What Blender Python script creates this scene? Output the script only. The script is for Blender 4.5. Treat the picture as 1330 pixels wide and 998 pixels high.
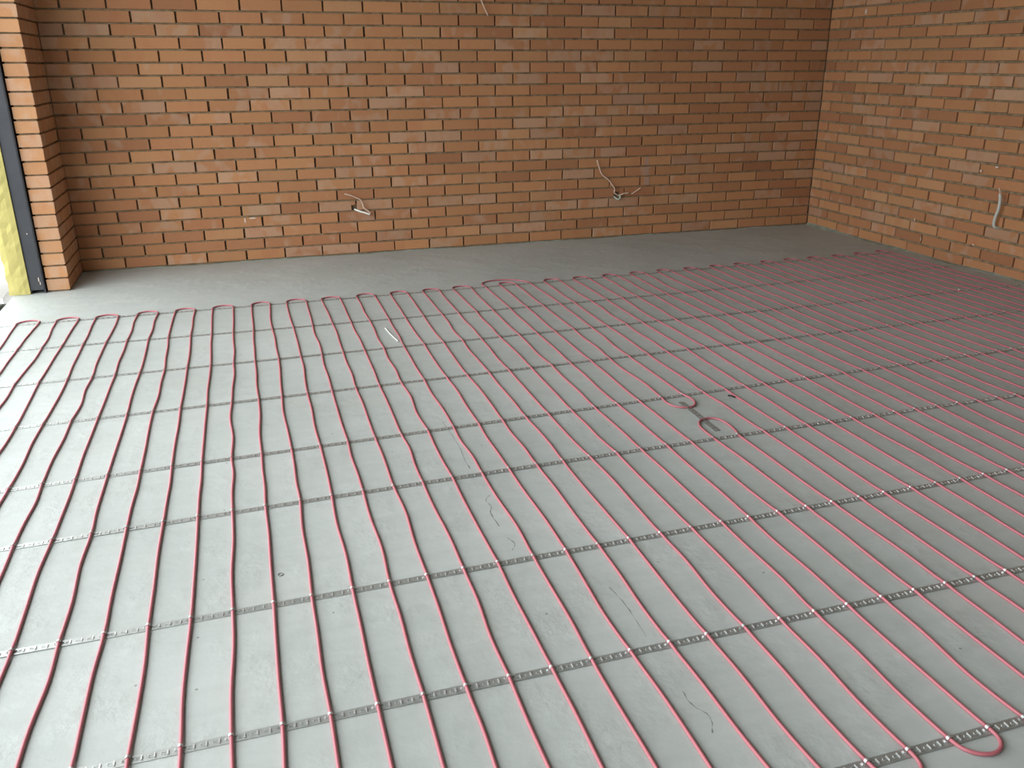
import bpy, math, random
import numpy as np
from mathutils import Matrix, Vector

for o in list(bpy.data.objects):
    bpy.data.objects.remove(o, do_unlink=True)
scene = bpy.context.scene
COL = scene.collection
rnd = random.Random(7)

# ------------------------------------------------------------------ camera
CAM = np.array([0.774, -6.1163, 1.27376])
PITCH, ROLL, YAW, FPX = 0.360234, 0.003983, -0.307131, 1098.73
IMG_W, IMG_H = 1330.0, 998.0
_r = np.array([math.cos(YAW), math.sin(YAW), 0.0])
_f = np.array([-math.sin(YAW) * math.cos(PITCH), math.cos(YAW) * math.cos(PITCH), -math.sin(PITCH)])
_d = -np.cross(_r, _f)
RIGHT = math.cos(ROLL) * _r + math.sin(ROLL) * _d
DOWN = -math.sin(ROLL) * _r + math.cos(ROLL) * _d
FWD = _f
cam_data = bpy.data.cameras.new('camera')
cam = bpy.data.objects.new('camera', cam_data)
COL.objects.link(cam)
cam.matrix_world = Matrix(((RIGHT[0], -DOWN[0], -FWD[0], CAM[0]),
                           (RIGHT[1], -DOWN[1], -FWD[1], CAM[1]),
                           (RIGHT[2], -DOWN[2], -FWD[2], CAM[2]),
                           (0, 0, 0, 1)))
cam_data.sensor_fit = 'HORIZONTAL'
cam_data.sensor_width = 36.0
cam_data.lens = 36.0 * FPX / IMG_W
cam_data.clip_start = 0.05
cam_data.clip_end = 200
scene.camera = cam


def project(pt):
    q = np.asarray(pt, float) - CAM
    z = q @ FWD
    return IMG_W / 2 + FPX * (q @ RIGHT) / z, IMG_H / 2 + FPX * (q @ DOWN) / z, z


# ------------------------------------------------------------------ world, daylight, exposure
world = bpy.data.worlds.new('overcast_sky')
scene.world = world
world.use_nodes = True
bg = world.node_tree.nodes['Background']
bg.inputs['Color'].default_value = (0.955, 0.975, 1.0, 1)
bg.inputs['Strength'].default_value = 5.0

# the wide opening in the left wall: the sky comes in through it (portal only guides sampling)
OPEN_X, OPEN_Y0, OPEN_Y1, OPEN_H = -0.60, -0.56, -7.6, 3.00
pl = bpy.data.lights.new('window_portal', 'AREA')
pl.shape = 'RECTANGLE'
pl.size = OPEN_H
pl.size_y = OPEN_Y0 - OPEN_Y1
pl.cycles.is_portal = True
po = bpy.data.objects.new('window_portal', pl)
COL.objects.link(po)
po.location = (OPEN_X - 0.14, (OPEN_Y0 + OPEN_Y1) / 2, OPEN_H / 2)
po.rotation_euler = (0, -math.pi / 2, 0)

BACK = -8.6           # wall behind the camera

vs = scene.view_settings
vs.view_transform = 'Standard'
vs.look = 'None'
vs.exposure = 0.0
vs.gamma = 1.0
vs.use_curve_mapping = False


# ------------------------------------------------------------------ materials
def new_mat(name):
    m = bpy.data.materials.new(name)
    m.use_nodes = True
    nt = m.node_tree
    b = nt.nodes['Principled BSDF']
    return m, nt, b


def nd(nt, t, **kw):
    n = nt.nodes.new(t)
    for k, v in kw.items():
        setattr(n, k, v)
    return n


def simple_mat(name, col, rough=0.6, metal=0.0, spec=0.5, noise=0.0, nscale=30, bump=0.0, bscale=200):
    m, nt, b = new_mat(name)
    b.inputs['Base Color'].default_value = (*col, 1)
    b.inputs['Roughness'].default_value = rough
    b.inputs['Metallic'].default_value = metal
    b.inputs['Specular IOR Level'].default_value = spec
    if noise or bump:
        g = nd(nt, 'ShaderNodeNewGeometry')
        if noise:
            n = nd(nt, 'ShaderNodeTexNoise')
            n.inputs['Scale'].default_value = nscale
            n.inputs['Detail'].default_value = 4
            nt.links.new(g.outputs['Position'], n.inputs['Vector'])
            r = nd(nt, 'ShaderNodeValToRGB')
            r.color_ramp.elements[0].position = 0.3
            r.color_ramp.elements[1].position = 0.7
            r.color_ramp.elements[0].color = (*[c * (1 - noise) for c in col], 1)
            r.color_ramp.elements[1].color = (*[min(1, c * (1 + noise)) for c in col], 1)
            nt.links.new(n.outputs['Fac'], r.inputs['Fac'])
            nt.links.new(r.outputs['Color'], b.inputs['Base Color'])
        if bump:
            n2 = nd(nt, 'ShaderNodeTexNoise')
            n2.inputs['Scale'].default_value = bscale
            n2.inputs['Detail'].default_value = 5
            nt.links.new(g.outputs['Position'], n2.inputs['Vector'])
            bp = nd(nt, 'ShaderNodeBump')
            bp.inputs['Strength'].default_value = bump
            bp.inputs['Distance'].default_value = 0.003
            nt.links.new(n2.outputs['Fac'], bp.inputs['Height'])
            nt.links.new(bp.outputs['Normal'], b.inputs['Normal'])
    return m


def math_node(nt, op, a, b=None, c=None, clamp=False):
    n = nd(nt, 'ShaderNodeMath', operation=op, use_clamp=clamp)
    for i, v in enumerate((a, b, c)):
        if v is None:
            continue
        if isinstance(v, (int, float)):
            n.inputs[i].default_value = v
        else:
            nt.links.new(v, n.inputs[i])
    return n.outputs[0]


def brick_material():
    m, nt, b = new_mat('fired_brick')
    L = nt.links
    oi = nd(nt, 'ShaderNodeObjectInfo')
    at = nd(nt, 'ShaderNodeAttribute', attribute_name='tone')
    s = nd(nt, 'ShaderNodeVectorMath', operation='ADD')
    L.new(oi.outputs['Color'], s.inputs[0])
    L.new(at.outputs['Color'], s.inputs[1])
    sep = nd(nt, 'ShaderNodeSeparateXYZ')
    L.new(s.outputs[0], sep.inputs[0])
    t_hue, t_val, t_pale = sep.outputs[0], sep.outputs[1], sep.outputs[2]
    # body colour of the single brick
    ramp = nd(nt, 'ShaderNodeValToRGB')
    e = ramp.color_ramp.elements
    e[0].position, e[0].color = 0.0, (0.387, 0.178, 0.087, 1)
    e[1].position, e[1].color = 1.0, (0.493, 0.270, 0.135, 1)
    x = e.new(0.35); x.color = (0.451, 0.216, 0.102, 1)
    x = e.new(0.7); x.color = (0.482, 0.239, 0.108, 1)
    L.new(t_hue, ramp.inputs['Fac'])
    g = nd(nt, 'ShaderNodeNewGeometry')
    # offset the pattern for each brick
    offs = nd(nt, 'ShaderNodeVectorMath', operation='SCALE')
    L.new(s.outputs[0], offs.inputs[0]); offs.inputs['Scale'].default_value = 37.0
    pos = nd(nt, 'ShaderNodeVectorMath', operation='ADD')
    L.new(g.outputs['Position'], pos.inputs[0]); L.new(offs.outputs[0], pos.inputs[1])
    # vertical bands and smudges left by the kiln
    mp = nd(nt, 'ShaderNodeMapping'); mp.inputs['Scale'].default_value = (12, 12, 9)
    L.new(pos.outputs[0], mp.inputs['Vector'])
    n1 = nd(nt, 'ShaderNodeTexNoise'); n1.inputs['Scale'].default_value = 1.0; n1.inputs['Detail'].default_value = 1.5
    L.new(mp.outputs[0], n1.inputs['Vector'])
    # pale amount = smoothstep(noise - threshold(per brick))
    thr = math_node(nt, 'MULTIPLY_ADD', t_pale, -0.42, 0.80)
    d = math_node(nt, 'SUBTRACT', n1.outputs['Fac'], thr)
    pale = math_node(nt, 'MULTIPLY', d, 7.0, clamp=True)
    pale = math_node(nt, 'MULTIPLY', pale, 0.50)
    mix1 = nd(nt, 'ShaderNodeMix', data_type='RGBA')
    L.new(pale, mix1.inputs['Factor']); L.new(ramp.outputs['Color'], mix1.inputs['A'])
    mix1.inputs['B'].default_value = (0.50, 0.345, 0.240, 1)
    # redder burnt bands
    mp2 = nd(nt, 'ShaderNodeMapping'); mp2.inputs['Scale'].default_value = (9, 9, 3); mp2.inputs['Location'].default_value = (5, 9, 2)
    L.new(pos.outputs[0], mp2.inputs['Vector'])
    n2 = nd(nt, 'ShaderNodeTexNoise'); n2.inputs['Scale'].default_value = 1.0; n2.inputs['Detail'].default_value = 2
    L.new(mp2.outputs[0], n2.inputs['Vector'])
    red = math_node(nt, 'MULTIPLY_ADD', n2.outputs['Fac'], 4.0, -2.1, clamp=True)
    red = math_node(nt, 'MULTIPLY', red, 0.45)
    mix2 = nd(nt, 'ShaderNodeMix', data_type='RGBA')
    L.new(red, mix2.inputs['Factor']); L.new(mix1.outputs['Result'], mix2.inputs['A'])
    mix2.inputs['B'].default_value = (0.424, 0.164, 0.079, 1)
    # fine grain
    n3 = nd(nt, 'ShaderNodeTexNoise'); n3.inputs['Scale'].default_value = 160; n3.inputs['Detail'].default_value = 4
    L.new(g.outputs['Position'], n3.inputs['Vector'])
    val = math_node(nt, 'MULTIPLY_ADD', n3.outputs['Fac'], 0.28, 0.72)
    val2 = math_node(nt, 'MULTIPLY_ADD', t_val, 0.20, 0.90)
    val = math_node(nt, 'MULTIPLY', val, val2)
    hs = nd(nt, 'ShaderNodeHueSaturation')
    L.new(mix2.outputs['Result'], hs.inputs['Color']); L.new(val, hs.inputs['Value'])
    L.new(hs.outputs['Color'], b.inputs['Base Color'])
    b.inputs['Roughness'].default_value = 0.85
    b.inputs['Specular IOR Level'].default_value = 0.25
    bp = nd(nt, 'ShaderNodeBump'); bp.inputs['Strength'].default_value = 0.35; bp.inputs['Distance'].default_value = 0.002
    n4 = nd(nt, 'ShaderNodeTexNoise'); n4.inputs['Scale'].default_value = 90; n4.inputs['Detail'].default_value = 5
    L.new(g.outputs['Position'], n4.inputs['Vector'])
    L.new(n4.outputs['Fac'], bp.inputs['Height']); L.new(bp.outputs['Normal'], b.inputs['Normal'])
    return m


def screed_material():
    m, nt, b = new_mat('cement_screed')
    L = nt.links
    g = nd(nt, 'ShaderNodeNewGeometry')
    n1 = nd(nt, 'ShaderNodeTexNoise'); n1.inputs['Scale'].default_value = 1.3; n1.inputs['Detail'].default_value = 5; n1.inputs['Roughness'].default_value = 0.6
    L.new(g.outputs['Position'], n1.inputs['Vector'])
    r = nd(nt, 'ShaderNodeValToRGB')
    r.color_ramp.elements[0].position = 0.30; r.color_ramp.elements[0].color = (0.374, 0.414, 0.391, 1)
    r.color_ramp.elements[1].position = 0.72; r.color_ramp.elements[1].color = (0.441, 0.482, 0.459, 1)
    L.new(n1.outputs['Fac'], r.inputs['Fac'])
    # faint trowel sweeps
    mp = nd(nt, 'ShaderNodeMapping'); mp.inputs['Scale'].default_value = (2.2, 9, 1); mp.inputs['Rotation'].default_value = (0, 0, 0.35)
    L.new(g.outputs['Position'], mp.inputs['Vector'])
    n2 = nd(nt, 'ShaderNodeTexNoise'); n2.inputs['Scale'].default_value = 2.4; n2.inputs['Detail'].default_value = 5
    n2.inputs['Distortion'].default_value = 0.8
    L.new(mp.outputs[0], n2.inputs['Vector'])
    v = math_node(nt, 'MULTIPLY_ADD', n2.outputs['Fac'], 0.20, 0.90)
    # warm dusty patches
    n5 = nd(nt, 'ShaderNodeTexNoise'); n5.inputs['Scale'].default_value = 3.1; n5.inputs['Detail'].default_value = 4
    mp5 = nd(nt, 'ShaderNodeMapping'); mp5.inputs['Location'].default_value = (11, 3, 0)
    L.new(g.outputs['Position'], mp5.inputs['Vector']); L.new(mp5.outputs[0], n5.inputs['Vector'])
    w = math_node(nt, 'MULTIPLY_ADD', n5.outputs['Fac'], 5.0, -2.7, clamp=True)
    w = math_node(nt, 'MULTIPLY', w, 0.35)
    mx = nd(nt, 'ShaderNodeMix', data_type='RGBA')
    L.new(w, mx.inputs['Factor']); L.new(r.outputs['Color'], mx.inputs['A']); mx.inputs['B'].default_value = (0.415, 0.43, 0.385, 1)
    # pin holes and crumbs
    vo = nd(nt, 'ShaderNodeTexVoronoi'); vo.inputs['Scale'].default_value = 16
    L.new(g.outputs['Position'], vo.inputs['Vector'])
    wn = math_node(nt, 'LESS_THAN', vo.outputs['Distance'], 0.055)
    sepc = nd(nt, 'ShaderNodeSeparateColor'); L.new(vo.outputs['Color'], sepc.inputs[0])
    pick = math_node(nt, 'LESS_THAN', sepc.outputs[0], 0.22)
    pit = math_node(nt, 'MULTIPLY', wn, pick)
    pv = math_node(nt, 'MULTIPLY_ADD', pit, -0.45, 1.0)
    v = math_node(nt, 'MULTIPLY', v, pv)
    hs = nd(nt, 'ShaderNodeHueSaturation')
    L.new(mx.outputs['Result'], hs.inputs['Color']); L.new(v, hs.inputs['Value'])
    L.new(hs.outputs['Color'], b.inputs['Base Color'])
    b.inputs['Roughness'].default_value = 0.62
    b.inputs['Specular IOR Level'].default_value = 0.40
    # relief: soft waves, trowel scratches, fine grain
    n3 = nd(nt, 'ShaderNodeTexNoise'); n3.inputs['Scale'].default_value = 26; n3.inputs['Detail'].default_value = 6; n3.inputs['Roughness'].default_value = 0.62
    L.new(g.outputs['Position'], n3.inputs['Vector'])
    n6 = nd(nt, 'ShaderNodeTexNoise'); n6.inputs['Scale'].default_value = 5.0; n6.inputs['Detail'].default_value = 2
    L.new(g.outputs['Position'], n6.inputs['Vector'])
    rough_area = math_node(nt, 'MULTIPLY_ADD', n6.outputs['Fac'], 5.0, -2.3, clamp=True)
    h = math_node(nt, 'MULTIPLY', n3.outputs['Fac'], math_node(nt, 'MULTIPLY_ADD', rough_area, 0.8, 0.25))
    h = math_node(nt, 'MULTIPLY_ADD', pit, -0.6, h)
    bp = nd(nt, 'ShaderNodeBump'); bp.inputs['Strength'].default_value = 0.55; bp.inputs['Distance'].default_value = 0.007
    L.new(h, bp.inputs['Height']); L.new(bp.outputs['Normal'], b.inputs['Normal'])
    return m


M = {}
M['brick'] = brick_material()
M['mortar'] = simple_mat('joint_mortar', (0.22, 0.165, 0.10), 0.95, spec=0.1, noise=0.3, nscale=25, bump=0.5, bscale=120)
M['screed'] = screed_material()
M['fillet'] = simple_mat('screed_edge', (0.25, 0.285, 0.235), 0.9, noise=0.25, nscale=18, bump=0.6, bscale=60)
M['cable'] = simple_mat('pink_cable_sheath', (0.43, 0.132, 0.155), 0.40, spec=0.5)
M['zinc'] = simple_mat('galvanized_steel', (0.42, 0.45, 0.43), 0.46, metal=0.72, noise=0.12, nscale=60)
M['zinc_bright'] = simple_mat('bright_folded_steel', (0.66, 0.68, 0.67), 0.42, metal=0.75)
M['wire'] = simple_mat('cream_wire_sheath', (0.62, 0.46, 0.36), 0.5)
M['wire_green'] = simple_mat('pale_green_wire', (0.42, 0.52, 0.42), 0.5)
M['conduit'] = simple_mat('grey_conduit', (0.50, 0.53, 0.48), 0.5)
M['paint'] = simple_mat('dark_grey_paint', (0.036, 0.040, 0.046), 0.55, noise=0.12, nscale=12)
M['foam'] = simple_mat('yellow_foam', (0.50, 0.45, 0.155), 0.9, noise=0.07, nscale=14, bump=0.35, bscale=70)
M['black'] = simple_mat('black_rubber', (0.008, 0.008, 0.009), 0.7)
M['alu'] = simple_mat('aluminium', (0.75, 0.76, 0.77), 0.35, metal=1.0)
M['concrete'] = simple_mat('grey_concrete', (0.36, 0.35, 0.33), 0.9, noise=0.15, nscale=4)
M['ceiling'] = simple_mat('white_ceiling', (0.52, 0.52, 0.50), 0.9)
M['plaster_wall'] = simple_mat('pale_plaster', (0.36, 0.32, 0.28), 0.9)
M['ground'] = simple_mat('pale_paving', (0.26, 0.26, 0.255), 0.9, noise=0.08, nscale=1.5)
M['plaster'] = simple_mat('mortar_crumb', (0.62, 0.52, 0.42), 0.9)
M['crack'] = simple_mat('hairline_crack', (0.20, 0.21, 0.20), 0.9)
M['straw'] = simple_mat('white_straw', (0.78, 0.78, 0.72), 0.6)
M['stain'] = simple_mat('pale_lime_stain', (0.36, 0.225, 0.165), 0.9)


# ------------------------------------------------------------------ mesh helpers
class MB:
    def __init__(self):
        self.v, self.f, self.tone = [], [], []

    def add(self, verts, faces, tone=None):
        k = len(self.v)
        self.v += [tuple(p) for p in verts]
        self.f += [tuple(i + k for i in fc) for fc in faces]
        if tone is not None:
            self.tone += [tone] * len(faces)

    def box(self, x0, x1, y0, y1, z0, z1):
        self.add([(x0, y0, z0), (x1, y0, z0), (x1, y1, z0), (x0, y1, z0), (x0, y0, z1), (x1, y0, z1), (x1, y1, z1), (x0, y1, z1)],
                 [(0, 3, 2, 1), (4, 5, 6, 7), (0, 1, 5, 4), (1, 2, 6, 5), (2, 3, 7, 6), (3, 0, 4, 7)])

    def tube(self, pts, r, n=8, caps=True, up=(0, 0, 1)):
        pts = [np.asarray(p, float) for p in pts]
        k0 = len(self.v)
        up = np.asarray(up, float)
        m = len(pts)
        for i, p in enumerate(pts):
            t = pts[min(i + 1, m - 1)] - pts[max(i - 1, 0)]
            t = t / (np.linalg.norm(t) + 1e-12)
            s = np.cross(t, up)
            if np.linalg.norm(s) < 1e-4:
                s = np.cross(t, (1, 0.3, 0))
            s /= np.linalg.norm(s)
            w = np.cross(s, t)
            rr = r[i] if hasattr(r, '__len__') else r
            for j in range(n):
                a = 2 * math.pi * (j + 0.5) / n
                self.v.append(tuple(p + rr * (math.cos(a) * s + math.sin(a) * w)))
        for i in range(m - 1):
            for j in range(n):
                a = k0 + i * n + j
                b = k0 + i * n + (j + 1) % n
                self.f.append((a, b, b + n, a + n))
        if caps:
            self.f.append(tuple(k0 + j for j in reversed(range(n))))
            self.f.append(tuple(k0 + (m - 1) * n + j for j in range(n)))

    def mesh(self, name, mat, smooth=False):
        me = bpy.data.meshes.new(name)
        me.from_pydata(self.v, [], self.f)
        me.materials.append(mat)
        if smooth:
            me.polygons.foreach_set('use_smooth', [True] * len(me.polygons))
        if self.tone:
            ca = me.color_attributes.new('tone', 'FLOAT_COLOR', 'CORNER')
            data = []
            for p, t in zip(me.polygons, self.tone):
                data += [t[0], t[1], t[2], 1.0] * p.loop_total
            ca.data.foreach_set('color', data)
        me.update()
        return me


def base_of(parent):
    b = Vector((0, 0, 0))
    while parent is not None:
        b += parent.location
        parent = parent.parent
    return b


def link(name, data, parent=None, loc=None, rot=None):
    """link data (in world coordinates, or at loc) under parent"""
    o = bpy.data.objects.new(name, data)
    COL.objects.link(o)
    w = Vector(loc) if loc is not None else Vector((0, 0, 0))
    if parent is not None:
        o.parent = parent
        o.location = w - base_of(parent)
    else:
        o.location = w
    if rot is not None:
        o.rotation_euler = rot
    return o


def obj(name, mb, mat, parent=None, smooth=False, origin=None):
    """one mesh object; origin moves the object's origin to its own base"""
    if origin is None:
        a = np.array(mb.v)
        origin = ((a[:, 0].min() + a[:, 0].max()) / 2, (a[:, 1].min() + a[:, 1].max()) / 2, a[:, 2].min())
    mb.v = [(p[0] - origin[0], p[1] - origin[1], p[2] - origin[2]) for p in mb.v]
    return link(name, mb.mesh(name, mat, smooth), parent, origin)


def tag(o, label=None, cat=None, group=None, kind=None):
    if label: o['label'] = label
    if cat: o['category'] = cat
    if group: o['group'] = group
    if kind: o['kind'] = kind
    return o


def thing(name, loc, label, cat, group=None):
    o = bpy.data.objects.new(name, None)
    COL.objects.link(o)
    o.location = loc
    o.empty_display_size = 0.1
    return tag(o, label, cat, group)


def catmull(P, sub):
    P = [np.asarray(p, float) for p in P]
    out = []
    for i in range(len(P) - 1):
        p0, p1, p2, p3 = P[max(i - 1, 0)], P[i], P[i + 1], P[min(i + 2, len(P) - 1)]
        for k in range(sub):
            t = k / sub
            out.append(0.5 * ((2 * p1) + (-p0 + p2) * t + (2 * p0 - 5 * p1 + 4 * p2 - p3) * t * t + (-p0 + 3 * p1 - 3 * p2 + p3) * t ** 3))
    out.append(P[-1])
    return out


# ------------------------------------------------------------------ room shell
ROOM_H = 3.25
WX = 5.3473           # right wall at the corner
WROT = 0.00797
Z0, CH = 0.0056, 0.07605   # bed of the first course, course height
PITCH_B = 0.26
NC = 42

fl = MB()
fl.box(-0.568, 5.50, BACK, 0.12, -0.12, 0.0)
floor = obj('floor', fl, M['screed'])
tag(floor, kind='structure')

cl = MB()
cl.box(-0.75, 5.60, BACK - 0.1, 0.2, ROOM_H, ROOM_H + 0.2)
tag(obj('ceiling', cl, M['ceiling']), kind='structure')

rw = MB()
rw.box(-0.75, 5.60, BACK - 0.2, BACK, -0.12, ROOM_H)
tag(obj('wall_rear', rw, M['plaster_wall']), kind='structure')

gd = MB()
gd.box(-40, -0.69, -40, 30, -0.30, -0.06)
tag(obj('ground_outside', gd, M['ground']), kind='structure')

# lintel over the opening and the pier at its far end
lt = MB()
lt.box(-0.75, -0.42, OPEN_Y1, OPEN_Y0, OPEN_H, ROOM_H)
tag(obj('trim_1', lt, M['concrete']), kind='structure')
pr = MB()
pr.box(-0.75, -0.42, BACK, OPEN_Y1, -0.12, ROOM_H)
tag(obj('wall_left_pier', pr, M['concrete']), kind='structure')


# ------------------------------------------------------------------ brickwork
def brick_verts(L, H, D, r, ch=0.0022, jit=0.0012):
    """chamfered brick: x 0..L, z 0..H, front at y=0, depth D to +y"""
    j = lambda: r.uniform(-jit, jit)
    c = ch
    fr = [(c + j(), j() * .3, c + j()), (L - c + j(), j() * .3, c + j()), (L - c + j(), j() * .3, H - c + j()), (c + j(), j() * .3, H - c + j())]
    md = [(j(), c, j()), (L + j(), c, j()), (L + j(), c, H + j()), (j(), c, H + j())]
    bk = [(0, D, 0), (L, D, 0), (L, D, H), (0, D, H)]
    v = fr + md + bk
    f = [(0, 1, 2, 3)]
    for i in range(4):
        k = (i + 1) % 4
        f.append((i, i + 4, k + 4, k))
        f.append((i + 4, i + 8, k + 8, k + 4))
    f.append((11, 10, 9, 8))
    return v, f


BH = 0.0650
JT = 0.0105
_cache = {}


def brick_mesh(L, D, BH):
    key = (round(L, 3), D, BH)
    if key not in _cache:
        _cache[key] = []
    lst = _cache[key]
    if len(lst) < (6 if abs(L - (PITCH_B - JT)) < 0.002 else 2):
        mb = MB()
        v, f = brick_verts(L, BH, D, rnd)
        mb.add(v, f)
        lst.append(mb.mesh('brick', M['brick']))
    return lst[rnd.randrange(len(lst))]


def rand_tone():
    pale = rnd.random()
    pale = pale ** 1.6
    if rnd.random() < 0.10:
        pale = rnd.uniform(0.9, 1.25)
    return (min(1, max(0, rnd.gauss(0.5, 0.26))), rnd.random(), pale)


def build_wall(parent, courses, to_world, rotz, depth, limit, skip=None, tone_fn=None, BH=BH):
    """courses: list of (course index, [(s0, s1), ...]); bricks showing largest become objects"""
    items = []
    for c, spans in courses:
        for s0, s1 in spans:
            L = s1 - s0
            if L < 0.02:
                continue
            if skip and skip(c, s0, s1):
                continue
            z = Z0 + c * CH + (CH - BH) / 2
            jd = rnd.uniform(-0.0018, 0.0018)
            a = to_world(s0, jd, z)
            b = to_world(s1, jd, z + BH)
            pa, pb = project(a), project(b)
            vis = 0.0
            if pa[2] > 0.2 and pb[2] > 0.2:
                cx, cy = (pa[0] + pb[0]) / 2, (pa[1] + pb[1]) / 2
                if -15 < cx < IMG_W + 15 and -8 < cy < IMG_H + 8:
                    vis = abs(pa[0] - pb[0]) * abs(project(to_world(s0, 0, z))[1] - project(to_world(s0, 0, z + BH))[1])
            items.append((vis, a, L, jd, s0, z))
    items.sort(key=lambda t: -t[0])
    rest = MB()
    for i, (vis, a, L, jd, s0, z) in enumerate(items):
        tone = (tone_fn or rand_tone)()
        dr = rnd.uniform(-0.003, 0.003)
        if i < limit and vis > 0:
            o = link('brick', brick_mesh(L, depth, BH), parent, a, (rnd.uniform(-.004, .004), 0, rotz + dr))
            o.color = (*tone, 1)
        else:
            v, f = brick_verts(L, BH, depth, rnd)
            ca, sa = math.cos(rotz + dr), math.sin(rotz + dr)
            rest.add([(a[0] + ca * x - sa * y, a[1] + sa * x + ca * y, a[2] + zz) for x, y, zz in v], f, tone)
    if rest.v:
        o = obj('brick_courses', rest, M['brick'], parent)
        o.color = (0, 0, 0, 1)
        tag(o, 'orange brick courses of the wall', kind='stuff')
    return items


def spans(start, end, first_joint):
    """running bond cells between start and end with a perpend at first_joint + k*0.26"""
    js = []
    k = math.ceil((start - first_joint) / PITCH_B - 1e-6)
    x = first_joint + k * PITCH_B
    while x < end:
        if x - start > 0.03 and end - x > 0.03:
            js.append(x)
        x += PITCH_B
    ed = [start - JT / 2 + 0.001] + js + [end + JT / 2 - 0.001]
    out = []
    for a, b in zip(ed[:-1], ed[1:]):
        w = rnd.uniform(-0.0015, 0.0015)
        out.append((a + JT / 2 + w, b - JT / 2 + w))
    return out


STUB_X, STUB_X0, STUB_Y = -0.267, -0.389, -0.512

# ---- back wall
wb = MB()
BX0, BX1 = STUB_X, WX
wb.box(STUB_X0 - 0.3, 5.50, 0.030, 0.25, -0.12, ROOM_H)
for j in range(0, NC + 1):        # bed joints, slightly raked
    zc = Z0 + j * CH
    wb.box(BX0 - 0.02, BX1 + 0.02, 0.0085 + rnd.uniform(-.001, .001), 0.031, zc - 0.0062, zc + 0.0062)
wall_back = obj('wall_back', wb, M['mortar'])
tag(wall_back, kind='structure')
HOLES = [(4, 1.525, 1.5535), (4, 3.552, 3.600)]       # (course, x0, x1) sockets broken into a brick
broken = []


def skip_back(c, s0, s1):
    for hc, h0, h1 in HOLES:
        if c == hc and s0 < h0 and s1 > h1 - 0.006:
            broken.append((c, s0, s1, h0, h1))
            return True
    return False


courses = [(c, spans(BX0, BX1, 0.0 if c % 2 == 0 else -0.13)) for c in range(NC)]
build_wall(wall_back, courses, lambda s, d, z: (s, d, z), 0.0, 0.10, 298, skip_back)
for c, s0, s1, h0, h1 in broken:
    z = Z0 + c * CH + (CH - BH) / 2
    mb = MB()
    t = rand_tone()
    h1 = min(h1, s1)
    for (a, b, zz, hh) in ((s0, h0, 0, BH), (h1, s1, 0, BH), (h0, h1, 0.036, BH - 0.036)):
        if b - a < 0.008:
            continue
        v, f = brick_verts(b - a, hh, 0.028, rnd, ch=0.0015, jit=0.0006)
        mb.add([(x + a, y, w + zz + z) for x, y, w in v], f)
    o = obj('brick', mb, M['brick'], wall_back)
    o.color = (*t, 1)
    o['label'] = 'brick with a socket hole broken through its lower edge'

# ---- right wall (its courses run very slightly downhill)
SL = 0.00934
wr_ = MB()
YEND = -BACK


def rworld(s, d, z):
    # s runs from the corner towards the camera, d is the depth into the wall
    return (WX + s * math.sin(WROT) + d * math.cos(WROT), -s * math.cos(WROT) + d * math.sin(WROT), z - SL * s)


def rbox(mb, s0, s1, d0, d1, z0, z1):
    P = [rworld(s, d, z) for z in (z0, z1) for (s, d) in ((s0, d0), (s1, d0), (s1, d1), (s0, d1))]
    mb.add(P, [(0, 1, 2, 3), (7, 6, 5, 4), (4, 5, 1, 0), (5, 6, 2, 1), (6, 7, 3, 2), (7, 4, 0, 3)])


rbox(wr_, -0.05, YEND, 0.030, 0.18, -0.10, ROOM_H + 0.09)
for j in range(0, NC + 2):
    zc = Z0 + j * CH
    rbox(wr_, 0.0, YEND, 0.0060 + rnd.uniform(-.001, .001), 0.031, zc - 0.0080, zc + 0.0080)
wall_right = obj('wall_right', wr_, M['mortar'])
tag(wall_right, kind='structure')
courses = [(c, spans(0.004, YEND, 0.1243 if c % 2 == 0 else 0.1243 - 0.13)) for c in range(NC + 1)]
build_wall(wall_right, courses, rworld, -math.pi / 2 + WROT, 0.10, 299, BH=0.0615)

# ---- short brick return at the left, beside the opening
ws = MB()
ws.box(STUB_X0 + 0.010, STUB_X - 0.0085, STUB_Y + 0.010, 0.05, 0.0, ROOM_H)
wall_left = obj('wall_left', ws, M['mortar'])
tag(wall_left, kind='structure')
courses = []
for c in range(NC):
    js = [STUB_Y, -0.256, 0.0] if c % 2 == 0 else [STUB_Y, -0.385, -0.128, 0.0]
    sp = []
    for i in range(len(js) - 1):
        a = js[i] + (0 if i == 0 else JT / 2)
        b = js[i + 1] - (JT / 2 if i < len(js) - 2 else 0)
        sp.append((a + (rnd.uniform(-.003, .002) if i == 0 else 0), b))
    courses.append((c, sp))
build_wall(wall_left, courses, lambda s, d, z: (STUB_X - d, s, z), math.pi / 2, 0.122, 150,
           tone_fn=lambda: (rnd.uniform(.75, 1.0), rnd.uniform(.6, 1.2), rnd.uniform(.5, 1.1)))

# ---- rough cement fillet where the screed meets the walls
fb = MB()
N = 120
rows = []
for i in range(N + 1):
    s = 0.02 + (5.0 - 0.02) * i / N
    wdt = 0.030 + 0.016 * math.sin(i * 0.37) + rnd.uniform(-.006, .006)
    hgt = max(0.003, 0.014 + 0.008 * math.sin(i * 0.21 + 1) + rnd.uniform(-.004, .004)) if s < 0.9 else max(0.002, 0.007 + 0.004 * math.sin(i * 0.3) + rnd.uniform(-.002, .002))
    a = rworld(s, -wdt, 0); b = rworld(s, -wdt * 0.35, 0); c_ = rworld(s, 0.004, 0)
    rows.append(((a[0], a[1], 0.0005), (b[0], b[1], hgt * 0.55), (c_[0], c_[1], hgt), (c_[0], c_[1], -0.02), (a[0], a[1], -0.02)))
for i in range(N):
    fb.add(rows[i] + rows[i + 1], [(0, 5, 6, 1), (1, 6, 7, 2), (2, 7, 8, 3), (3, 8, 9, 4), (4, 9, 5, 0)])
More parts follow.
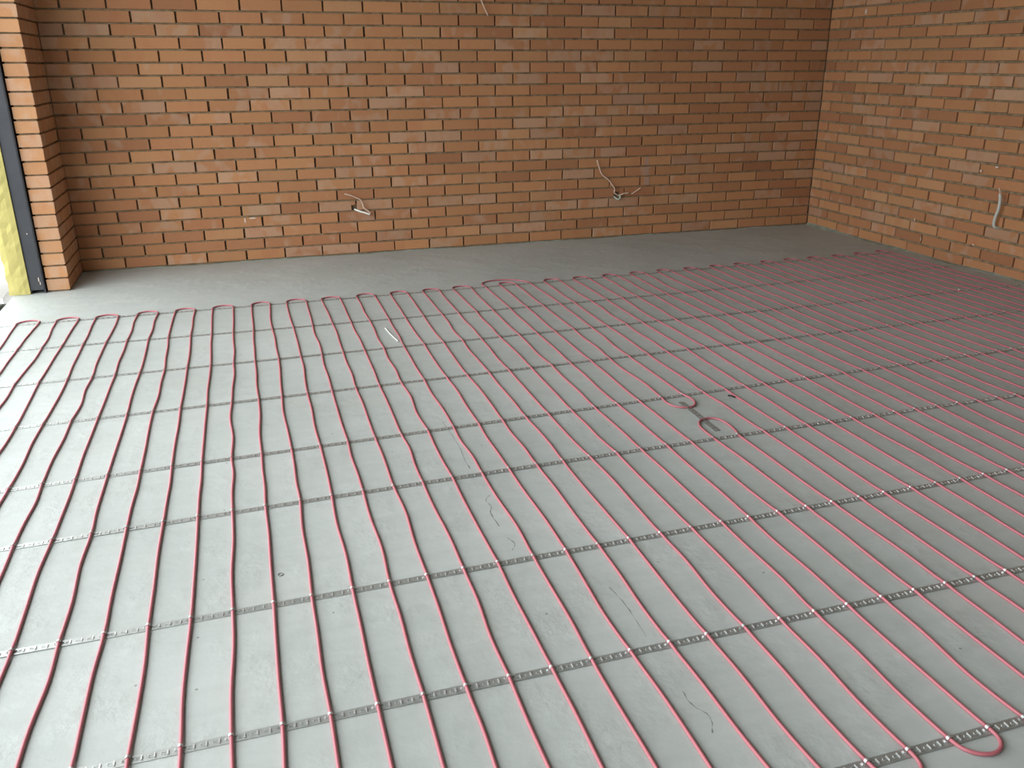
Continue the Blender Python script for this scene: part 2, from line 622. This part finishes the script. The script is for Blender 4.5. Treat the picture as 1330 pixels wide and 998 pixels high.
tag(obj('trim_2', fb, M['fillet'], smooth=False), kind='structure')
fb = MB()
rows = []
for i in range(N + 1):
    s = STUB_X + 0.01 + (WX - STUB_X - 0.02) * i / N
    wdt = 0.013 + 0.006 * math.sin(i * 0.5) + rnd.uniform(-.004, .004)
    hgt = max(0.001, 0.004 + 0.003 * math.sin(i * 0.3) + rnd.uniform(-.002, .002))
    rows.append(((s, -wdt, 0.0005), (s, -wdt * 0.3, hgt * .7), (s, 0.004, hgt), (s, 0.004, -0.02), (s, -wdt, -0.02)))
for i in range(N):
    fb.add(rows[i] + rows[i + 1], [(0, 1, 6, 5), (1, 2, 7, 6), (2, 3, 8, 7), (3, 4, 9, 8), (4, 0, 5, 9)])
tag(obj('trim_3', fb, M['fillet']), kind='structure')

# ------------------------------------------------------------------ opening jamb: steel column, foam, threshold
col = thing('steel_column', (-0.434, -0.52, 0.0), 'dark grey painted steel column between the brick return and yellow insulation', 'column')
mb = MB(); mb.box(-0.477, -0.400, -0.532, -0.528, 0.022, ROOM_H - 0.002)
obj('web', mb, M['paint'], col)
for x0, x1, z0 in ((-0.477, -0.473, 0.008), (-0.404, -0.398, 0.001)):
    mb = MB(); mb.box(x0, x1, -0.532, -0.45, z0, ROOM_H - 0.002)
    obj('flange', mb, M['paint'], col)
mb = MB(); mb.box(-0.475, -0.399, -0.45, -0.02, 0.001, ROOM_H - 0.002)
obj('core', mb, M['paint'], col)

for (x, z, a, b) in ((-0.424, 0.085, .0025, .012), (-0.419, 0.062, .002, .009), (-0.436, 0.36, .003, .003)):
    mb = MB(); mb.box(x - a, x + a, -0.5326, -0.5318, z - b, z + b)
    obj('paint_chip', mb, M['plaster'], col)

fm = MB()
nz, nx = 90, 4
zs = [0.002 + (ROOM_H - 0.004) * i / nz for i in range(nz + 1)]
fx0, fx1, fy = -0.592, -0.479, -0.547
grid = []
for i, z in enumerate(zs):
    row = []
    for k in range(nx + 1):
        t = k / nx
        x = fx0 + (fx1 - fx0) * t
        y = fy
        if k == 0:
            x += rnd.uniform(-.006, .006); y += 0.008
        elif k == nx:
            y += 0.006
        else:
            y += rnd.uniform(-.003, .003)
        row.append((x, y, z))
    row.append((fx1, -0.02, z)); row.append((fx0, -0.02, z))
    grid.append(row)
w = nx + 3
for i in range(nz):
    for k in range(w):
        fm.add([grid[i][k], grid[i][(k + 1) % w], grid[i + 1][(k + 1) % w], grid[i + 1][k]], [(0, 1, 2, 3)])
fm.add(grid[0], [tuple(reversed(range(w)))]); fm.add(grid[-1], [tuple(range(w))])
tag(obj('insulation_strip', fm, M['foam']), 'yellow foam insulation strip standing upright in the wall opening', 'insulation')

sill = thing('door_sill', (-0.66, -4.0, -0.12), 'black sliding door sill with a pale metal rail along the floor edge', 'sill')
mb = MB(); mb.box(-0.69, -0.570, OPEN_Y1, OPEN_Y0 + 0.02, -0.12, -0.045)
obj('track', mb, M['black'], sill)
mb = MB(); mb.box(-0.640, -0.633, OPEN_Y1, OPEN_Y0 + 0.02, -0.045, -0.012)
obj('rail', mb, M['alu'], sill)
mb = MB(); mb.box(-0.668, -0.646, OPEN_Y1, OPEN_Y0 + 0.02, -0.045, -0.008)
obj('outer_frame', mb, M['black'], sill)

# ------------------------------------------------------------------ heating cable and its mounting tapes
STRIP = {1: [(-0.495, -1.245), (0.799, -1.237), (0.872, -1.226), (2.319, -1.253), (4.185, -1.192), (5.141, -1.185)],
         2: [(-0.397, -1.714), (0.783, -1.731), (2.162, -1.76), (3.836, -1.72), (5.266, -1.67)],
         3: [(-0.282, -2.259), (0.488, -2.244), (0.767, -2.229), (2.005, -2.238), (3.498, -2.23), (5.309, -2.225)],
         4: [(-0.178, -2.757), (0.75, -2.739), (1.851, -2.732), (2.918, -2.725), (3.177, -2.708), (4.837, -2.668)],
         5: [(-0.064, -3.3), (0.731, -3.301), (1.679, -3.27), (2.838, -3.232), (4.276, -3.187)],
         6: [(0.022, -3.705), (0.719, -3.693), (1.551, -3.67), (2.55, -3.667), (3.754, -3.671)],
         7: [(0.129, -4.217), (0.701, -4.217), (0.828, -4.219), (1.529, -4.212), (2.189, -4.212), (3.187, -4.197)],
         8: [(0.342, -4.650), (0.687, -4.659), (0.789, -4.663), (1.234, -4.664), (1.355, -4.666), (1.741, -4.666), (2.036, -4.665), (2.679, -4.668)],
         9: [(0.3, -5.100), (1.784, -5.109), (2.19, -5.115), (3.5, -5.11)]}
DEG = {1: 3, 2: 2, 3: 1, 4: 1, 5: 1, 6: 2, 7: 1, 8: 1, 9: 1}
YC = {k: np.polyfit([a for a, b in v], [b for a, b in v], DEG[k]) for k, v in STRIP.items()}
YLIM = {k: (min(a for a, b in v), max(a for a, b in v)) for k, v in STRIP.items()}


def ystrip(k, x):
    lo, hi = YLIM[k]
    xc = min(max(x, lo), hi)
    y = float(np.polyval(YC[k], xc))
    if x != xc:
        y += (x - xc) * float(np.polyval(np.polyder(YC[k]), xc)) * 0.5
    return y


PC = 0.0984551
A0 = {1: 0.4744, 2: 0.4695, 3: 0.4667, 4: 0.4602, 5: 0.4561, 6: 0.4517, 7: 0.4493, 8: 0.4417, 9: 0.4345}
RES = {1: (-9, [-8, 3, -13, -3, -18, -4, -6, 1, -9, -3, -9, 2, 3, 6, -1, 11, -1, 8, 5, 12, 7, 11, 7, 10, -3, 13, 3]),
       2: (-8, [-4, 5, -6, -10, -5, -8, -7, -13, -6, -4, 2, 3, -2, 5, 6, 10, 8, 8, 12, 3, 4, 8, 2, 5, 1, 3]),
       3: (-7, [-7, -11, 1, 2, -5, -1, 2, -1, 1, 2, -2, 5, 7, 6, 6, 9, 3, 2, 3, 1, 0, -3, -6, -2, -5, -8, -1, -1, -11, -2, -6, -16, -11]),
       4: (-6, [6, 1, 0, -5, 0, -4, -1, 0, -3, 3, -3, 1, 3, 4, 5, 1, 3, 4, -2, 0, -6, 0, 0, -7, -5, -9, -9, -9, -6, 4]),
       5: (-5, [0, -2, -3, -4, -1, -1, -3, -4, -2, 2, 3, 3, 4, 2, 4, 4, 4, 1, -3, -8, -8, -8, -7, -8, -5, -4, -9, -3, -4, -9, 0, 5, 4, 6, 9, 14, 15, 7, 7, 7, 12]),
       6: (-2, [2, -2, 0, -1, 0, -1, 5, 4, 4, 4, 1, 3, 6, 2, 2, -1, 1, 3, -1, 2, 0, -5, -3, 6, 4, -3, 2, 3, 8, 5, 3, 9, 13, 9, 13, 11]),
       7: (-3, [0, 1, 0, 0, -1, -1, -1, -5, 0, -2, 0, 2, 0, 4, 2, 1, -1, 0, 2, 4, -1, 1, 5, 0, 2, -2, 4, 5, 6, 3, 4]),
       8: (0, [3, 2, 0, 2, 1, 1, 1, -3, -3, -1, -3, -5, -3, -3, -1, 0, 0, -2, 3, 5, 6, 3, 7]),
       9: (14, [1, 0, 1, 1])}
NMIN, NMAX = -10, 48
cross = {}
for k in range(1, 10):
    n0, rs = RES[k]
    for n in range(NMIN, NMAX + 1):
        i = n - n0
        r = rs[i] / 1000.0 if 0 <= i < len(rs) else rnd.gauss(0, 0.004)
        x = A0[k] + PC * n + r
        cross[n, k] = (x, ystrip(k, x))

CR = 0.0042
ZC = CR + 0.0004


def lift(y, x=1.5):
    """cable height: it rides over each tape"""
    z = ZC
    for k in range(1, 10):
        d = (y - ystrip(k, x)) / 0.022
        z += 0.0022 * math.exp(-d * d)
    return z


cable = thing('heating_cable', (2.4, -3.1, 0.0), 'pink red heating cable laid back and forth in parallel rows over the floor', 'cable')


def run_points(n, ks, extra_top=None, extra_bot=None):
    P = []
    for a, b in zip(ks[:-1], ks[1:]):
        (xa, ya), (xb, yb) = cross[n, a], cross[n, b]
        P.append((xa, ya))
        for t in (0.33, 0.67):
            P.append((xa + (xb - xa) * t + rnd.gauss(0, 0.0030), ya + (yb - ya) * t))
    P.append(cross[n, ks[-1]])
    return P


def cable_part(name, P, sub):
    Q = catmull([(x, y, 0) for x, y in P], sub)
    Q = [(q[0], q[1], lift(q[1], q[0])) for q in Q]
    mb = MB(); mb.tube(Q, CR, 10)
    return obj(name, mb, M['cable'], cable, smooth=True)


def arc(p, q, depth, sign, bulge=1.06, m=14, skew=0.0):
    (xa, ya), (xb, yb) = p, q
    cx, hw = (xa + xb) / 2, (xb - xa) / 2
    out = []
    for i in range(m + 1):
        a = math.pi * (1 - i / m)
        s = math.sin(a)
        co = math.cos(a)
        sq = co
        out.append((cx + hw * sq * (1 + (bulge - 1) * math.sin(2 * a) ** 2) + skew * s, (ya + yb) / 2 + (yb - ya) / 2 * co + sign * depth * s))
    return out


for n in range(NMIN, NMAX + 1):
    if n in (19, 20):
        cable_part('cable_run', run_points(n, [1, 2, 3, 4, 5]), 4)
        cable_part('cable_run', run_points(n, [6, 7, 8, 9]), 4)
    else:
        cable_part('cable_run', run_points(n, [1, 2, 3, 4, 5, 6, 7, 8, 9]), 4)
pairs = [(n, n + 1) for n in range(-9, 48, 2) if n not in (17, 19)]
for a, b in pairs:
    cable_part('cable_bend', arc(cross[a, 1], cross[b, 1], 0.056 + rnd.uniform(-.006, .006), 1, skew=rnd.uniform(-.004, .004)), 2)
cable_part('cable_bend', arc(cross[17, 1], cross[20, 1], 0.135, 1, skew=-0.03), 2)
cable_part('cable_bend', arc(cross[18, 1], cross[19, 1], 0.062, 1, skew=-0.005), 2)
for a in range(-10, 48, 2):
    cable_part('cable_bend', arc(cross[a, 9], cross[a + 1, 9], 0.058 + rnd.uniform(-.005, .005), -1, skew=0.006), 2)
# the two short turns in the middle of the floor
top = [cross[19, 5], (2.318, -3.300), (2.326, -3.338), (2.350, -3.364), (2.379, -3.372), (2.406, -3.364), (2.426, -3.335), (2.434, -3.290), cross[20, 5]]
cable_part('cable_bend', top, 4)
bot = [cross[19, 6], (2.320, -3.606), (2.324, -3.558), (2.344, -3.516), (2.371, -3.497), (2.402, -3.496), (2.429, -3.520), (2.436, -3.568), (2.430, -3.630), cross[20, 6]]
cable_part('cable_bend', bot, 4)

# ---- galvanized tape: band with slots, folded clips over the cable, rows of small raised tabs
TW = 0.0115
TT = 0.0009


def quad_plate(mb, a, b, c, d):
    """thin plate from 4 top corners (counter-clockwise)"""
    P = [a, b, c, d]
    lo = [(p[0], p[1], p[2] - TT) for p in P]
    mb.add(P + lo, [(0, 1, 2, 3), (7, 6, 5, 4), (0, 4, 5, 1), (1, 5, 6, 2), (2, 6, 7, 3), (3, 7, 4, 0)])


def make_clip_mesh(mat, w):
    mb = MB()
    m = 9
    r0, r1 = CR + 0.0006, CR + 0.0014
    ring = []
    for i in range(m + 1):
        a = math.pi * (1.08 - 1.0 * i / m)
        ring.append((math.cos(a), math.sin(a)))
    zc = ZC + 0.0022
    V = []
    for cx, sz in ring:
        for r in (r0, r1):
            for y in (-w, w):
                V.append((r * cx, y + 0.002, max(0.0012, zc + r * sz)))
    F = []
    for i in range(m):
        a = 4 * i; b = a + 4
        F += [(a, b, b + 1, a + 1), (a + 2, a + 3, b + 3, b + 2), (a, a + 2, b + 2, b), (a + 1, b + 1, b + 3, a + 3)]
    F += [(0, 1, 3, 2), (4 * m, 4 * m + 2, 4 * m + 3, 4 * m + 1)]
    mb.add(V, F)
    # the tongue foot on the left of the cable
    x0 = -r1 - 0.007
    mb.box(x0, -r0 + 0.0005, -w + 0.002, w + 0.002, 0.0016, 0.0030)
    mb.box(x0 + 0.002, x0 + 0.0035, -w * 0.8 + 0.002, w * 0.8 + 0.002, 0.0016, 0.0052)
    return mb.mesh('clip', mat)


CLIP = make_clip_mesh(M['zinc'], 0.0034)
CLIP_NEAR = make_clip_mesh(M['zinc_bright'], 0.0030)  # lighter steel colour paints white glints onto most near clips
ORD = {1: 'farthest silver mounting tape on the floor, under the cable turns by the back wall',
       2: 'second silver mounting tape from the back wall',
       3: 'third silver mounting tape from the back wall',
       4: 'fourth silver mounting tape from the back wall',
       5: 'silver mounting tape just behind the two short cable turns in mid floor',
       6: 'silver mounting tape just in front of the two short cable turns in mid floor',
       7: 'third silver mounting tape counted from the front edge of the floor',
       8: 'second silver mounting tape counted from the front edge of the floor',
       9: 'nearest silver mounting tape, at the bottom right under the front cable turn'}
XEND = {1: 5.245, 2: 5.262, 3: 5.29, 4: 5.27, 5: 5.27, 6: 5.27, 7: 5.27, 8: 5.27, 9: 5.27}
for k in range(1, 10):
    x0, x1 = -0.555, XEND[k]
    root = thing('mounting_tape', (2.3, ystrip(k, 2.3), 0.0), ORD[k], 'mounting tape', 'mounting tapes across the floor')
    band, tabs = MB(), MB()
    skipn = ()
    xs = [x0] + [cross[n, k][0] for n in range(NMIN, NMAX + 1)] + [x1]
    zt = 0.0016
    for i in range(len(xs) - 1):
        a, b = xs[i], xs[i + 1]
        if b - a < 0.004:
            continue

        def P(x, v, z=zt):
            y = ystrip(k, x)
            return (x, y + v, z + 0.0010 * max(0, math.sin(x * 5.3 + k)) ** 2)
        if i > 0 and b - a > 0.03:
            br = [a, a + 0.0055, a + 0.0205, b]
            vr = [-TW, -0.0052, 0.0052, TW]
            for ii in range(3):
                for jj in range(3):
                    if ii == 1 and jj == 1:
                        continue
                    quad_plate(band, P(br[ii], vr[jj]), P(br[ii + 1], vr[jj]), P(br[ii + 1], vr[jj + 1]), P(br[ii], vr[jj + 1]))
            for fr in (0.255, 0.505, 0.755):
                x = a + (b - a) * fr
                y = ystrip(k, x)
                z = P(x, 0)[2]
                tabs.box(x - 0.0013, x + 0.0013, y - 0.0060, y + 0.0060, z - 0.0004, z + 0.0022)
                tabs.box(x - 0.0120, x - 0.0040, y + 0.0022, y + 0.0030, z - 0.0004, z + 0.0010)
                tabs.box(x - 0.0120, x - 0.0040, y - 0.0030, y - 0.0022, z - 0.0004, z + 0.0010)
                tabs.box(x - 0.0130, x - 0.0113, y - 0.0013, y + 0.0013, z - 0.0004, z + 0.0018)
        else:
            quad_plate(band, P(a, -TW), P(b, -TW), P(b, TW), P(a, TW))
    obj('band', band, M['zinc'], root)
    tag(obj('raised_tabs', tabs, M['zinc_bright'], root), 'rows of small punched tabs', kind='stuff')
    for n in range(NMIN, NMAX + 1):
        x, y = cross[n, k]
        link('clip', CLIP_NEAR if k >= 7 and rnd.random() < .7 else CLIP, root, (x, y, 0.0), (0, 0, rnd.uniform(-.12, .12)))

# short piece of the same tape joining the two turns
short = thing('mounting_tape', (2.375, -3.45, 0.0), 'short piece of silver tape lying across the two cable turns in mid floor', 'mounting tape')
band, tabs = MB(), MB()
ys = np.linspace(-3.305, -3.605, 13)
for a, b in zip(ys[:-1], ys[1:]):
    xa, xb = 2.374 + 0.004 * math.sin(a * 9), 2.374 + 0.004 * math.sin(b * 9)
    quad_plate(band, (xa - TW, b, 0.0018), (xa + TW, b, 0.0018), (xa + TW, a, 0.0018), (xa - TW, a, 0.0018))
    tabs.box(xa - 0.0055, xa + 0.0055, (a + b) / 2 - .0009, (a + b) / 2 + .0009, 0.0014, 0.0038)
obj('band', band, M['zinc'], short)
tag(obj('raised_tabs', tabs, M['zinc_bright'], short), 'small punched tabs', kind='stuff')
for y in (-3.372, -3.497):
    link('clip', CLIP, short, (2.374, y, 0.0), (0, 0, math.pi / 2))


# ------------------------------------------------------------------ wires and conduit in the walls
def wall_path(P, r, stand, z_off=0.0056):
    """P: (x, z, standoff) on the back wall"""
    return catmull([(x, -s, z + z_off) for x, z, s in P], 5)


w1 = thing('electric_wire', (1.60, 0.0, 0.30), 'cream wire curling out of a socket hole at the left of the back wall', 'wire')
mb = MB(); mb.tube(wall_path([(1.480, .432, .035), (1.522, .418, .034), (1.561, .400, .03), (1.589, .382, .028), (1.603, .353, .025), (1.608, .328, .025), (1.633, .307, .028), (1.651, .289, .03), (1.644, .279, .034)], 0, 0), 0.0048, 8)
obj('sheath', mb, M['wire'], w1, True)
mb = MB(); mb.tube(wall_path([(1.646, .280, .034), (1.616, .291, .028), (1.575, .304, .012), (1.548, .314, -.014)], 0, 0), 0.0066, 8)
obj('stem', mb, M['straw'], w1, True)

w2 = thing('electric_wire', (3.57, 0.0, 0.30), 'two ended wire hanging from a socket hole at the right of the back wall', 'wire')
mb = MB(); mb.tube(wall_path([(3.388, .595, .03), (3.406, .545, .028), (3.434, .487, .026), (3.491, .443, .025), (3.527, .399, .025), (3.546, .372, .022), (3.544, .346, .020), (3.563, .329, .018), (3.580, .324, .010), (3.585, .318, -.012)], 0, 0), 0.0052, 8)
obj('long_end', mb, M['wire'], w2, True)
mb = MB(); mb.tube(wall_path([(3.586, .322, .012), (3.596, .310, .02), (3.590, .298, .022), (3.577, .291, .020), (3.560, .303, .012), (3.556, .312, -.012)], 0, 0), 0.0058, 8)
obj('green_core', mb, M['wire_green'], w2, True)
mb = MB(); mb.tube(wall_path([(3.592, .318, -.010), (3.601, .322, .008), (3.624, .332, .016), (3.663, .336, .020)], 0, 0), 0.0050, 8)
obj('short_end', mb, M['wire'], w2, True)
mb = MB(); mb.tube(wall_path([(3.660, .336, .020), (3.678, .331, .019), (3.693, .326, .018)], 0, 0), 0.0030, 8)
obj('dark_core', mb, M['mortar'], w2, True)
mb = MB(); mb.tube(wall_path([(3.691, .326, .018), (3.730, .348, .020), (3.765, .371, .024)], 0, 0), 0.0046, 8)
obj('tip', mb, M['wire'], w2, True)

w3 = MB(); w3.tube(wall_path([(2.40, 2.05, -.015), (2.42, 1.95, .03), (2.46, 1.80, .04), (2.493, 1.689, .035), (2.543, 1.589, .028)], 0, 0), 0.0046, 8)
tag(obj('electric_wire', w3, M['wire'], smooth=True), 'cream wire end hanging down at the top of the back wall', 'wire')

cd = thing('conduit_stub', (WX, -1.90, 0.29), 'grey conduit pipe stub sticking out of the right brick wall', 'conduit')


def rpath(P):
    return catmull([(WX - s, y, z + 0.0056) for y, z, s in P], 6)


Pp = [(-1.919, .505, .030), (-1.925, .465, .026), (-1.922, .406, .022), (-1.910, .361, .020), (-1.903, .316, .016), (-1.906, .292, .004), (-1.910, .285, -.03)]
Q = rpath(Pp)
mb = MB(); mb.tube(Q, [0.0088 + (0.0009 if i % 2 else 0) for i in range(len(Q))], 10)
obj('pipe', mb, M['conduit'], cd, True)
mb = MB(); mb.tube(rpath([(-1.920, .500, .030), (-1.914, .520, .030), (-1.906, .540, .034)]), 0.0032, 8)
obj('wire_end', mb, M['wire'], cd, True)

# ------------------------------------------------------------------ small marks and bits
def ribbon(name, P, wd, mat, parent, z):
    mb = MB()
    Q = catmull([(x, y, z) for x, y in P], 5)
    L = []
    for i, q in enumerate(Q):
        t = Q[min(i + 1, len(Q) - 1)] - Q[max(i - 1, 0)]
        t /= np.linalg.norm(t) + 1e-9
        nrm = np.array([-t[1], t[0], 0])
        wv = wd * (0.5 + rnd.random())
        L.append((tuple(q + nrm * wv + (rnd.gauss(0, .0012), rnd.gauss(0, .0012), 0)), tuple(q - nrm * wv)))
    for (a, b), (c, d) in zip(L[:-1], L[1:]):
        mb.add([a, b, d, c, (a[0], a[1], z - .002), (b[0], b[1], z - .002), (d[0], d[1], z - .002), (c[0], c[1], z - .002)],
               [(0, 1, 2, 3), (0, 4, 5, 1), (3, 2, 6, 7)])
    return obj(name, mb, mat, parent)


ribbon('crack', [(1.420, -3.204), (1.423, -3.312), (1.425, -3.434), (1.418, -3.525), (1.415, -3.620)], 0.0011, M['crack'], floor, 0.0003)
ribbon('crack', [(1.429, -3.821), (1.405, -3.850), (1.409, -3.898), (1.396, -3.934), (1.398, -4.017)], 0.0012, M['crack'], floor, 0.0003)
ribbon('crack', [(1.402, -4.087), (1.412, -4.126), (1.394, -4.155)], 0.0012, M['crack'], floor, 0.0003)
ribbon('crack', [(1.580, -4.404), (1.587, -4.460), (1.587, -4.525), (1.582, -4.619)], 0.0008, M['crack'], floor, 0.0003)
ribbon('crack', [(1.574, -4.812), (1.571, -4.853), (1.590, -4.90), (1.571, -4.942)], 0.0010, M['crack'], floor, 0.0003)

# small ring lying on the floor
mb = MB()
mb.tube([(0.768 + 0.0065 * math.cos(t), -4.080 + 0.0065 * math.sin(t), 0.0012) for t in np.linspace(0, 2 * math.pi, 19)], 0.0012, 6, False)
tag(obj('washer_ring', mb, M['crack'], smooth=True), 'tiny dark ring lying on the floor between two cable rows', 'ring')

mb = MB(); mb.tube(catmull([(1.420, -1.906, .0035), (1.428, -2.03, .003), (1.442, -2.155, .0035)], 4), 0.0028, 6)
tag(obj('straw', mb, M['straw'], smooth=True), 'thin white straw lying on the floor near the back cable turns', 'straw')

mb = MB(); mb.tube(catmull([(2.594, -3.308, .004), (2.602, -3.320, .006), (2.610, -3.333, .0035)], 3), 0.0034, 6)
tag(obj('debris', mb, M['black'], smooth=True), 'small black scrap on the floor right of the short cable turns', 'scrap')


def lump(name, c, s, mat, label=None, cat=None, parent=None):
    mb = MB()
    import itertools
    V = []
    for i in range(5):
        th = math.pi * i / 4
        for j in range(7):
            ph = 2 * math.pi * j / 7
            k = rnd.uniform(.75, 1.1)
            V.append((c[0] + s[0] * k * math.sin(th) * math.cos(ph), c[1] + s[1] * k * math.sin(th) * math.sin(ph), c[2] + s[2] * k * math.cos(th)))
    F = [(i * 7 + j, (i + 1) * 7 + j, (i + 1) * 7 + (j + 1) % 7, i * 7 + (j + 1) % 7) for i in range(4) for j in range(7)]
    mb.add(V, F)
    o = obj(name, mb, mat, parent)
    if label:
        tag(o, label, cat)
    return o


# mortar crumbs stuck to the walls
lump('mortar_crumb', (0.796, -0.001, 0.283), (.007, .004, .020), M['plaster'], parent=wall_back)
lump('mortar_crumb', (0.848, -0.001, 0.297), (.034, .004, .006), M['plaster'], parent=wall_back)
for (y, z, a, b) in ((-1.301, .112, .003, .018), (-1.214, .234, .006, .012), (-1.711, .627, .010, .007), (-1.83, .662, .016, .006), (-1.761, .157, .014, .004), (-0.405, 1.637, .012, .022)):
    lump('mortar_crumb', (WX - 0.001 + 0.008 * -y * 0, y, z - 0.0), (.004, a, b), M['plaster'], parent=wall_right)

# pale lime smear down three courses beside the right-hand socket
for c_, xa, xb in ((5, 3.808, 3.846), (6, 3.805, 3.838), (7, 3.801, 3.832)):
    zb = Z0 + c_ * CH + (CH - BH) / 2
    mb = MB(); mb.box(xa, xb, -0.0026, 0.004, zb + 0.003, zb + BH - 0.003)
    obj('lime_smear', mb, M['stain'], wall_back)
sc = lump('clip_glint', (4.813, -2.226, 0.0075), (.008, .006, .006), M['straw'], 'white lump painted as a clip glint on the third tape near the right wall', 'scrap')  # added white lump, stands in for the glint of a tape clip
